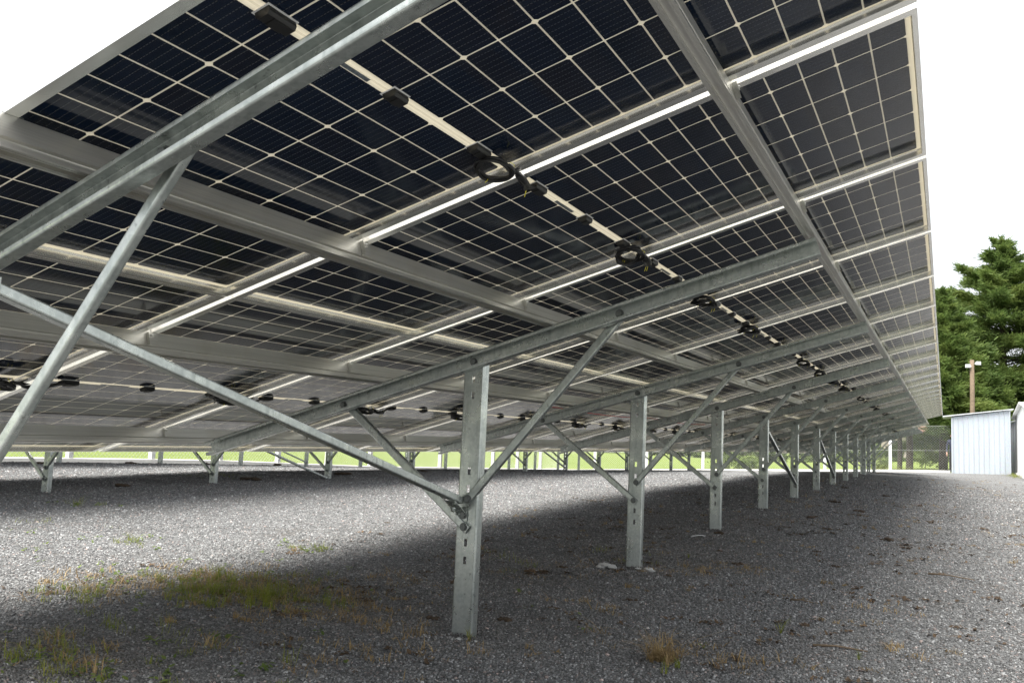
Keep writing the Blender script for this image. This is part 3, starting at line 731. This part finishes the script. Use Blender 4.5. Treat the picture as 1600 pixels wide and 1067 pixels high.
def leafmass(name, label, cat, x0, x1, y, depth, h, n, mat, size, group=None, stem=True, kind=None, zb=None):
    z = tzf(max(-15, min(4, (x0+x1)/2)), 55)-.05 if zb is None else zb
    root = empty(name, ((x0+x1)/2, y, z)); tag(root, label, cat, group, kind)
    w_ = (x1-x0)/2; k = max(6, int((x1-x0)*7)); cc = np.stack([rng.uniform(-w_, w_, k), rng.normal(0, depth*.4, k), rng.uniform(.12, .92, k)*h], 1)
    cc[:, 2] *= .75+.25*np.sin(cc[:, 0]*2.1+x0)
    c = cc[rng.integers(0, k, n)]+rng.normal(0, 1, (n, 3))*np.array([.24, .24, .2])*max(.6, h/2.2); c[:, 2] = np.abs(c[:, 2])
    U = unit(n); W = np.cross(U, unit(n)); s = rng.uniform(.6, 1.3, (n, 1))*size
    V, F = quads(c, U*s, W*s*.6); np_mesh('leaves', V, F, mat, root)
    for i in range(max(2, int((x1-x0)*1.2)) if stem else 0):
        a = Vector((rng.uniform(-w_, w_)*.8, rng.normal(0, .1), 0)); st = MB(); st.tube([a-Vector((0, 0, .2)), a+Vector((.05, 0, h*.4)), a+Vector((rng.normal(0, .2), 0, h*.75))], .03, 5, [1, .7, .3])
        st.build('stem', BARK, root)
leafmass('hedge', 'dense green hedge across the lawn behind the far fence', 'hedge', -60, 16, 98, 1.6, 2.0, 26000, HEDGE, .2, stem=False)
leafmass('bush', 'light green leafy bush beyond the fence, between the distant posts', 'bush', -8.9, -6.5, 41.5, .8, 1.5, 3500, BUSH, .06, 'bushes behind the fence', zb=-.75)
leafmass('bush', 'low green bush just right of the paired trunks behind the fence', 'bush', .3, 1.7, 56, .6, 1.9, 2600, BUSH, .07, 'bushes behind the fence', zb=-.1)
leafmass('bush', 'small green bush at the foot of the far fence near the white post', 'bush', -1.2, -.4, 38.2, .4, .9, 1500, BUSH, .045, 'bushes behind the fence', zb=-.15)
leafmass('woodland', 'dark mass of far trees beyond the hedge', 'woodland', -110, 60, 150, 6, 12, 30000, CONIFER, .6, None, False, 'stuff', zb=-1)
# pale house far behind the trees
hs = empty('house', (-2.0, 112, -.2)); tag(hs, 'pale house far off behind the trunks and hedge', 'house')
m = MB(); m.box(-3.2, 4, 0, 6, -.3, 3.0); m.build('wall', simple('cream_wall', (.26, .23, .19), .8), hs)
m = MB(); m.prism([(-.5, 2.9), (6.5, 2.9), (3, 4.6)], (-3.6, 0, .1), (1, 0, 0), 8, (0, 1, 0), (0, 0, 1)); m.build('roof', simple('brown_tiles', (.16, .09, .06), .8), hs)
for x in (-1.8, .6, 2.6):
    m = MB(); m.box(x-.5, x+.5, -.05, -.005, 1.0, 2.2); m.build('window', BLACK, hs)
om = MB(); om.prism([(-.07, 0), (.07, 0), (.05, .5), (0, .58), (-.05, .5)], (-.62, 38.7, -.1), (0, 1, 0), .1, (1, 0, 0), (0, 0, 1))
tag(om.build('marker_post', simple('orange_plastic', (.8, .30, .03), .5)), 'small orange marker standing in the grass behind the far fence', 'marker')

# ------------------------------------------------------------------ person behind the fence
def person(x, y, label):
    z0 = tzf(x, 40)-.05
    J = {'pel': (0, 0, .93, .15), 'waist': (0, 0, 1.08, .135), 'chest': (0, -.01, 1.30, .155), 'neck': (0, 0, 1.46, .058), 'chin': (0, -.015, 1.545, .07), 'head': (0, -.01, 1.63, .092), 'crown': (0, 0, 1.70, .072),
         'sl': (-.19, 0, 1.40, .062), 'el': (-.25, .02, 1.13, .045), 'wl': (-.27, -.05, .90, .033), 'hl': (-.27, -.07, .80, .035),
         'sr': (.19, 0, 1.40, .062), 'er': (.25, .02, 1.13, .045), 'wr': (.27, -.05, .90, .033), 'hr': (.27, -.07, .80, .035),
         'hpl': (-.10, 0, .86, .095), 'kl': (-.11, -.01, .49, .065), 'al': (-.12, .02, .09, .045), 'tl': (-.13, -.14, .04, .04),
         'hpr': (.10, 0, .86, .095), 'kr': (.11, -.01, .49, .065), 'ar': (.12, .02, .09, .045), 'tr': (.13, -.14, .04, .04)}
    E = [('pel','waist'),('waist','chest'),('chest','neck'),('neck','chin'),('chin','head'),('head','crown'),('chest','sl'),('sl','el'),('el','wl'),('wl','hl'),('chest','sr'),('sr','er'),('er','wr'),('wr','hr'),
         ('pel','hpl'),('hpl','kl'),('kl','al'),('al','tl'),('pel','hpr'),('hpr','kr'),('kr','ar'),('ar','tr')]
    for s, wx in (('hl', -.27), ('hr', .27)):
        for q in range(5):
            nm = s+str(q); J[nm] = (wx+(q-2)*.016, -.075-(.03 if q == 0 else 0), .725-.012*(2-abs(q-2)) if q else .76, .009); E.append((s, nm))
    names = list(J); me = bpy.data.meshes.new('person')
    me.from_pydata([J[k][:3] for k in names], [(names.index(a), names.index(b)) for a, b in E], [])
    o = bpy.data.objects.new('person_rig', me); COL.objects.link(o)
    o.modifiers.new('skin', 'SKIN')
    for i, k in enumerate(names): me.skin_vertices[0].data[i].radius = (J[k][3],)*2
    me.skin_vertices[0].data[0].use_root = True
    ss = o.modifiers.new('sub', 'SUBSURF'); ss.levels = ss.render_levels = 2
    dg = bpy.context.evaluated_depsgraph_get(); dg.update(); nm = bpy.data.meshes.new_from_object(o.evaluated_get(dg)); bpy.data.objects.remove(o)
    b = bpy.data.objects.new('person', nm); COL.objects.link(b); b.location = (x, y, z0); b.rotation_euler = (0, 0, R(12)); tag(b, label, 'person')
    nm.materials.clear()
    for mt in (simple('skin', (.50, .30, .22), .5), simple('dark_blue_cloth', (.02, .025, .05), .8), simple('dark_trousers', (.03, .03, .035), .8)): nm.materials.append(mt)
    for p in nm.polygons:
        c = p.center; p.material_index = 0 if (c.z > 1.47 or (abs(c.x) > .2 and c.z < .9)) else (1 if c.z > .92 else 2); p.use_smooth = True
    hr = MB(); rings = []
    for i in range(7):
        a = i/6*R(105)
        for k in range(14):
            q = 2*math.pi*k/14; hr.v.append((.102*math.sin(a)*math.cos(q), .012+.108*math.sin(a)*math.sin(q)+(.03 if i > 4 else 0), 1.635+.112*math.cos(a)))
    hr.f = [(i*14+k, i*14+(k+1) % 14, (i+1)*14+(k+1) % 14, (i+1)*14+k) for i in range(6) for k in range(14)]
    hr.build('hair', simple('brown_hair', (.05, .03, .02), .7), b, True)
    fc = MB(); fc.tube([(0, -.098, 1.635), (0, -.118, 1.61), (0, -.105, 1.60)], .013, 6, [.7, 1, .8]); fc.build('nose', nm.materials[0], b)
    ey = MB()
    for sx in (-.034, .034): ey.box(sx-.012, sx+.012, -.101, -.094, 1.632, 1.642)
    ey.build('eyes', BLACK, b); mo = MB(); mo.box(-.022, .022, -.098, -.088, 1.572, 1.580); mo.build('mouth', RED, b)
    er = MB()
    for sx in (-.1, .1): er.tube([(sx, .005, 1.60), (sx*1.08, .01, 1.63), (sx, .012, 1.655)], .012, 6)
    er.build('ears', nm.materials[0], b)
person(2.17, 40.0, 'person in dark clothes half hidden behind the left wall of the shed')

# ------------------------------------------------------------------ weeds, clods and litter on the gravel
def blades(spots, mat, name, label, cat, kind='stuff', hmin=.025, hmax=.095, wd=.0016, lay=1.3):
    Vs, n = [], 0
    for (x, y, rx, ry, cnt_, hs_) in spots:
        a = rng.uniform(0, 6.28, cnt_); r = np.sqrt(rng.random(cnt_))
        ncl = max(1, cnt_//14); cx = rng.normal(0, .45, ncl); cy = rng.normal(0, .45, ncl); ci = rng.integers(0, ncl, cnt_)
        hc = np.clip(np.exp(rng.normal(-.15, .45, ncl)), .35, 2.0); X = x+(cx[ci]+r*np.cos(a)*.13)*rx; Y = y+(cy[ci]+r*np.sin(a)*.13)*ry
        Z = tz(X, Y)+relief(X, Y); H = rng.uniform(hmin, hmax, cnt_)*hs_*hc[ci]
        ln = unit(cnt_); ln[:, 2] = 0; b = ln*(H*rng.uniform(.1, lay, cnt_))[:, None]; w_ = np.stack([-ln[:, 1], ln[:, 0], 0*H], 1)*wd*rng.uniform(.6, 1.3, (cnt_, 1))
        P0 = np.stack([X, Y, Z], 1); P1 = P0+b*.4+np.stack([0*H, 0*H, H*.55], 1); P2 = P0+b*1.2+np.stack([0*H, 0*H, H*rng.uniform(.45, 1, cnt_)], 1)
        Vs.append(np.stack([P0-w_, P0+w_, P1+w_*.8, P1-w_*.8, P1-w_*.8, P1+w_*.8, P2+w_*.12, P2-w_*.12], 1).reshape(-1, 3)); n += cnt_
    V = np.concatenate(Vs); o = np_mesh(name, V, np.arange(len(V)).reshape(-1, 4), mat)
    return tag(o, label, cat, None, kind)
blades([(-1.5, .0, .20, .17, 520, .9), (-1.22, .12, .22, .12, 420, 1.0), (-1.68, .28, .16, .12, 260, .8), (-1.05, -.05, .18, .15, 320, .85), (-1.3, -.22, .22, .1, 200, .8), (-.8, .2, .2, .12, 160, .7), (-1.9, .1, .2, .12, 150, .6), (-1.2, .35, .5, .2, 200, .6), (-2.06, 1.5, .16, .14, 160, .6), (-1.55, .55, .5, .3, 220, .6), (-3.05, .83, .22, .12, 140, .5),
        (-1.75, -.45, .3, .2, 160, .7), (-1.0, -1.2, .32, .22, 220, .9), (-.55, -1.25, .35, .2, 140, .8), (-1.9, -.55, .4, .25, 120, .7), (-1.2, -.75, .6, .3, 130, .7),
        (-.8, 1.9, .5, .5, 90, .5), (-.3, 2.6, .5, .6, 90, .5), (-5.2, 2.0, .35, .2, 90, .7), (-7.6, 5.8, .7, .7, 140, .7), (-.4, -.9, .4, .3, 60, .7), (-4.2, 1.2, .8, .4, 60, .5), (4.2, 33.5, .4, 2.0, 900, 1.6), (-.4, 37.4, 2.2, .5, 1800, 4.0), (-8, 37.3, 5, .4, 1600, 3.0)],
       GRASS, 'green_grass', 'patchy green grass growing through the gravel at lower left', 'grass')
blades([(-1.6, .2, .6, .45, 2300, .7), (-.9, .25, .55, .4, 900, .6), (-2.0, -.2, .4, .3, 500, .6), (-.75, .0, .6, .4, 600, .6), (-1.0, -1.15, .5, .3, 420, .8), (-1.9, -.3, .5, .35, 300, .7), (-.3, -.6, .6, .3, 300, .7), (.95, .35, .6, .2, 300, .7), (.3, 2.3, .3, .25, 260, .6),
        (.5, 2.75, .4, .3, 220, .5), (-.5, 1.7, .6, .5, 420, .45), (-.2, 2.7, .6, .7, 380, .45), (-.9, .9, .5, .4, 260, .5), (1.4, 1.9, .4, .4, 160, .5), (1.75, .9, .3, .2, 120, .6), (.4, 5.5, .6, 1.2, 260, .5), (1.2, 9, 1, 3, 400, .6), (2.2, 15, 1.4, 4, 300, .8), (-.1, -.1, .4, .25, 160, .6), (0.2, .9, .3, .25, 160, .6)]+[(float(rng.uniform(-2.2, 2.6)), float(rng.uniform(-.9, 7)), .14, .09, int(rng.integers(25, 70)), .5) for q in range(60)]+[(float(rng.uniform(-.4, 3.2)), float(rng.uniform(6, 24)), .3, .4, 60, .6) for q in range(30)],
       DRY, 'dry_grass', 'sparse dry straw lying over the gravel', 'dry grass', hmin=.012, hmax=.06, lay=1.8, wd=.0022)
def tuft(x, y, n, mat, label, h=1.0, r=.1, lay=1.1, grp=None, name='grass_tuft'):
    o = blades([(x, y, r, r*.8, n, h)], mat, name, label, 'grass tuft', None, .04, .11, .0017, lay); tag(o, None, None, grp); return o
tuft(.84, .12, 380, DRY, 'dense dry straw tuft at the bottom edge of the picture', 1.0, .065, 1.9)
tuft(.93, .02, 30, GRASS, 'few green blades beside the dry straw tuft', .8, .1)
tuft(1.18, .9, 14, GRASS, 'small green sprig alone on the right foreground gravel', .9, .03)
tuft(1.52, .62, 10, GRASS, 'thin green sprig near the lower right corner', 1.0, .03)
tuft(.19, 2.9, 14, GRASS, 'small green sprig beside the concrete footed post', .9, .03)
tuft(.08, -.02, 14, GRASS, 'green sprig at the foot of the foreground post', .6, .03)
tuft(-.28, .45, 16, GRASS, 'green sprig on dark gravel left of the foreground post', .7, .04)
def weeds(spots, name='small_weeds', mat=None, label='small broad leaved weeds scattered over the gravel at lower left', cat='weeds', lift=.03):
    Vs = []
    for (x, y, r, n) in spots:
        k = max(1, n//6); cx, cy = rng.normal(0, r, k), rng.normal(0, r*.7, k); ci = rng.integers(0, k, n)
        X = x+cx[ci]+rng.normal(0, .014, n); Y = y+cy[ci]+rng.normal(0, .014, n); Z = tz(X, Y)+relief(X, Y)+rng.uniform(.006, lift, n)
        a = rng.uniform(0, 6.28, n); sz_ = rng.uniform(.004, .011, n)[:, None]
        U = np.stack([np.cos(a), np.sin(a), rng.uniform(-.1, .7, n)], 1)*sz_*1.25; W = np.stack([-np.sin(a), np.cos(a), rng.normal(0, .25, n)], 1)*sz_*.8; C = np.stack([X, Y, Z], 1)
        Vs.append(np.stack([C-U, C-U*.2-W, C+U*.6-W*.7, C+U*1.2, C+U*.6+W*.7, C-U*.2+W], 1).reshape(-1, 3))
    V = np.concatenate(Vs); return tag(np_mesh(name, V, np.arange(len(V)).reshape(-1, 6), mat or BUSH), label, cat, None, 'stuff')
weeds([(-1.75, -.3, .25, 90), (-2.0, -.05, .3, 70), (-1.0, -1.2, .25, 110), (-.7, -1.2, .25, 90), (-1.2, .3, .35, 90), (-2.06, 1.5, .1, 50), (-3.05, .85, .18, 70), (-3.6, .4, .3, 40), (-1.7, .75, .4, 60),
       (-.35, -.85, .2, 40), (-1.1, .8, .4, 50), (.7, .25, .3, 30), (-7.4, 5.9, .4, 60), (-5.1, 2.0, .2, 40), (-.6, -.95, .3, 50)])
weeds([(float(rng.uniform(-2.3, 2.8)), float(rng.uniform(-1.0, 9)), float(rng.uniform(.05, .22)), int(rng.integers(14, 60))) for q in range(110)]+[(float(rng.uniform(-.5, 3.6)), float(rng.uniform(8, 26)), .3, 40) for q in range(40)],
      'plant_litter', simple('brown_litter', (.085, .055, .03), .9, 0, .6, 8), 'brown scraps of dead plants scattered over the gravel', 'plant litter', .014)
def clod(x, y, s, label, grp='dirt clods on the gravel', mat=CLOD, name='dirt_clod', flat=.55):
    bm = bmesh.new()
    for q in range(7):
        m = bmesh.ops.create_icosphere(bm, subdivisions=2, radius=s*random.uniform(.3, .6))
        off = Vector((random.gauss(0, s*.55), random.gauss(0, s*.4), s*random.uniform(.0, .25)))
        for v in m['verts']:
            v.co = Vector((v.co.x*random.uniform(.85, 1.2), v.co.y*random.uniform(.85, 1.2), v.co.z*flat*random.uniform(.7, 1.3)))+off
    me = bpy.data.meshes.new(name); bm.to_mesh(me); bm.free(); me.materials.append(mat)
    o = bpy.data.objects.new(name, me); COL.objects.link(o); o.location = (x, y, tzf(x, y)+float(relief(x, y))); tag(o, label, 'dirt clod' if mat == CLOD else 'rubble', grp); return o
clod(.02, .37, .035, 'dark dirt clod on the gravel just right of the foreground post')
clod(-.27, .22, .030, 'dark dirt clod on the gravel just left of the foreground post')
clod(.57, 2.86, .038, 'dark dirt clod with straw right of the concrete footed post')
clod(-.43, 1.6, .028, 'dark dirt clod between the foreground post and the next one, lower of two')
clod(-.38, 1.95, .026, 'dark dirt clod between the foreground post and the next one, upper of two')
clod(.45, 2.4, .022, 'small dark clod nearest the right of the concrete splash')
clod(1.15, 3.3, .03, 'dark dirt clod alone on the open gravel at right')
clod(.1, 4.3, .045, 'dark dirt clod at the foot of the third post to the right')
clod(-2.5, 3.0, .02, 'tiny brown clod on the sunlit gravel strip')
far = [(.5, 6.2), (.85, 7.4), (1.3, 5.0), (.55, 8.8), (1.0, 11), (1.6, 9.5), (.4, 12.5), (1.9, 13.5), (.8, 15), (2.4, 17), (1.4, 19)]
for i, (x, y) in enumerate(far):
    clod(x+random.uniform(-.1, .1), y, random.uniform(.035, .06), 'dark clod on the far gravel right of the posts, %s from the front' % ORD[i])
for i, (x, y) in enumerate([(.75, 1.5), (.35, 1.2), (1.25, 2.3), (.95, 3.9), (.3, 3.4), (-.15, 3.0), (.62, 4.7), (1.55, 4.4), (.2, 5.3), (1.1, 6.4), (1.7, 6.8), (-.6, 2.6)]):
    clod(x, y, random.uniform(.014, .026), 'small brown clod among the gravel right of the front posts, %s from the front' % ORD[i], 'small clods on the gravel')
# spoil piled round the second row feet
for i in range(6):
    clod(X2+random.uniform(-.3, .3)-.25, 2.45+(i-.55)*2.248, .11, 'low dark soil heap by the second row of posts, %s from the left' % ORD[i], 'soil heaps by the second row', CLOD, 'soil_heap', .35)
for i in range(5):
    clod(X3+random.uniform(.2, .5), 4.2+i*2.0, .12, 'low dark soil heap by the far third row, %s from the left' % ORD[i], 'soil heaps by the third row', CLOD, 'soil_heap', .3)
clod(-.12, 2.19, .075, 'white concrete splash left of the second post foot', 'concrete crumbs by the posts', CONC, 'concrete_crumb', .3)
clod(.10, 2.22, .055, 'white concrete splash right of the second post foot', 'concrete crumbs by the posts', CONC, 'concrete_crumb', .3)
clod(.02, -.05, .018, 'white concrete crumb at the front of the foreground post foot', 'concrete crumbs by the posts', CONC, 'concrete_crumb', .5)
clod(-.13, -.07, .016, 'white concrete crumb left of the foreground post foot', 'concrete crumbs by the posts', CONC, 'concrete_crumb', .4)
for i, (x, y, a, ln, lb) in enumerate(((1.74, 3.25, -.25, .28, 'brown twig lying on the gravel at the right'), (1.08, 1.75, .1, .12, 'short brown stick on the right gravel in the middle'),
                                      (1.33, .75, .2, .22, 'reddish stick lying near the bottom right'), (-.05, 3.9, 1.2, .2, 'pale stick lying by the third post foot'))):
    t = MB(); d = Vector((math.cos(a), math.sin(a), 0)); z = tzf(x, y)+.014
    t.tube([Vector((x, y, z)), Vector((x, y, z+.006))+d*ln*.4+Vector((.006, .008, 0)), Vector((x, y, z-.002))+d*ln], .0055, 6, [1.3, .8, .5])
    tag(t.build('twig', WOOD if i < 3 else CONC, None, True), lb, 'twig', 'twigs on the gravel')
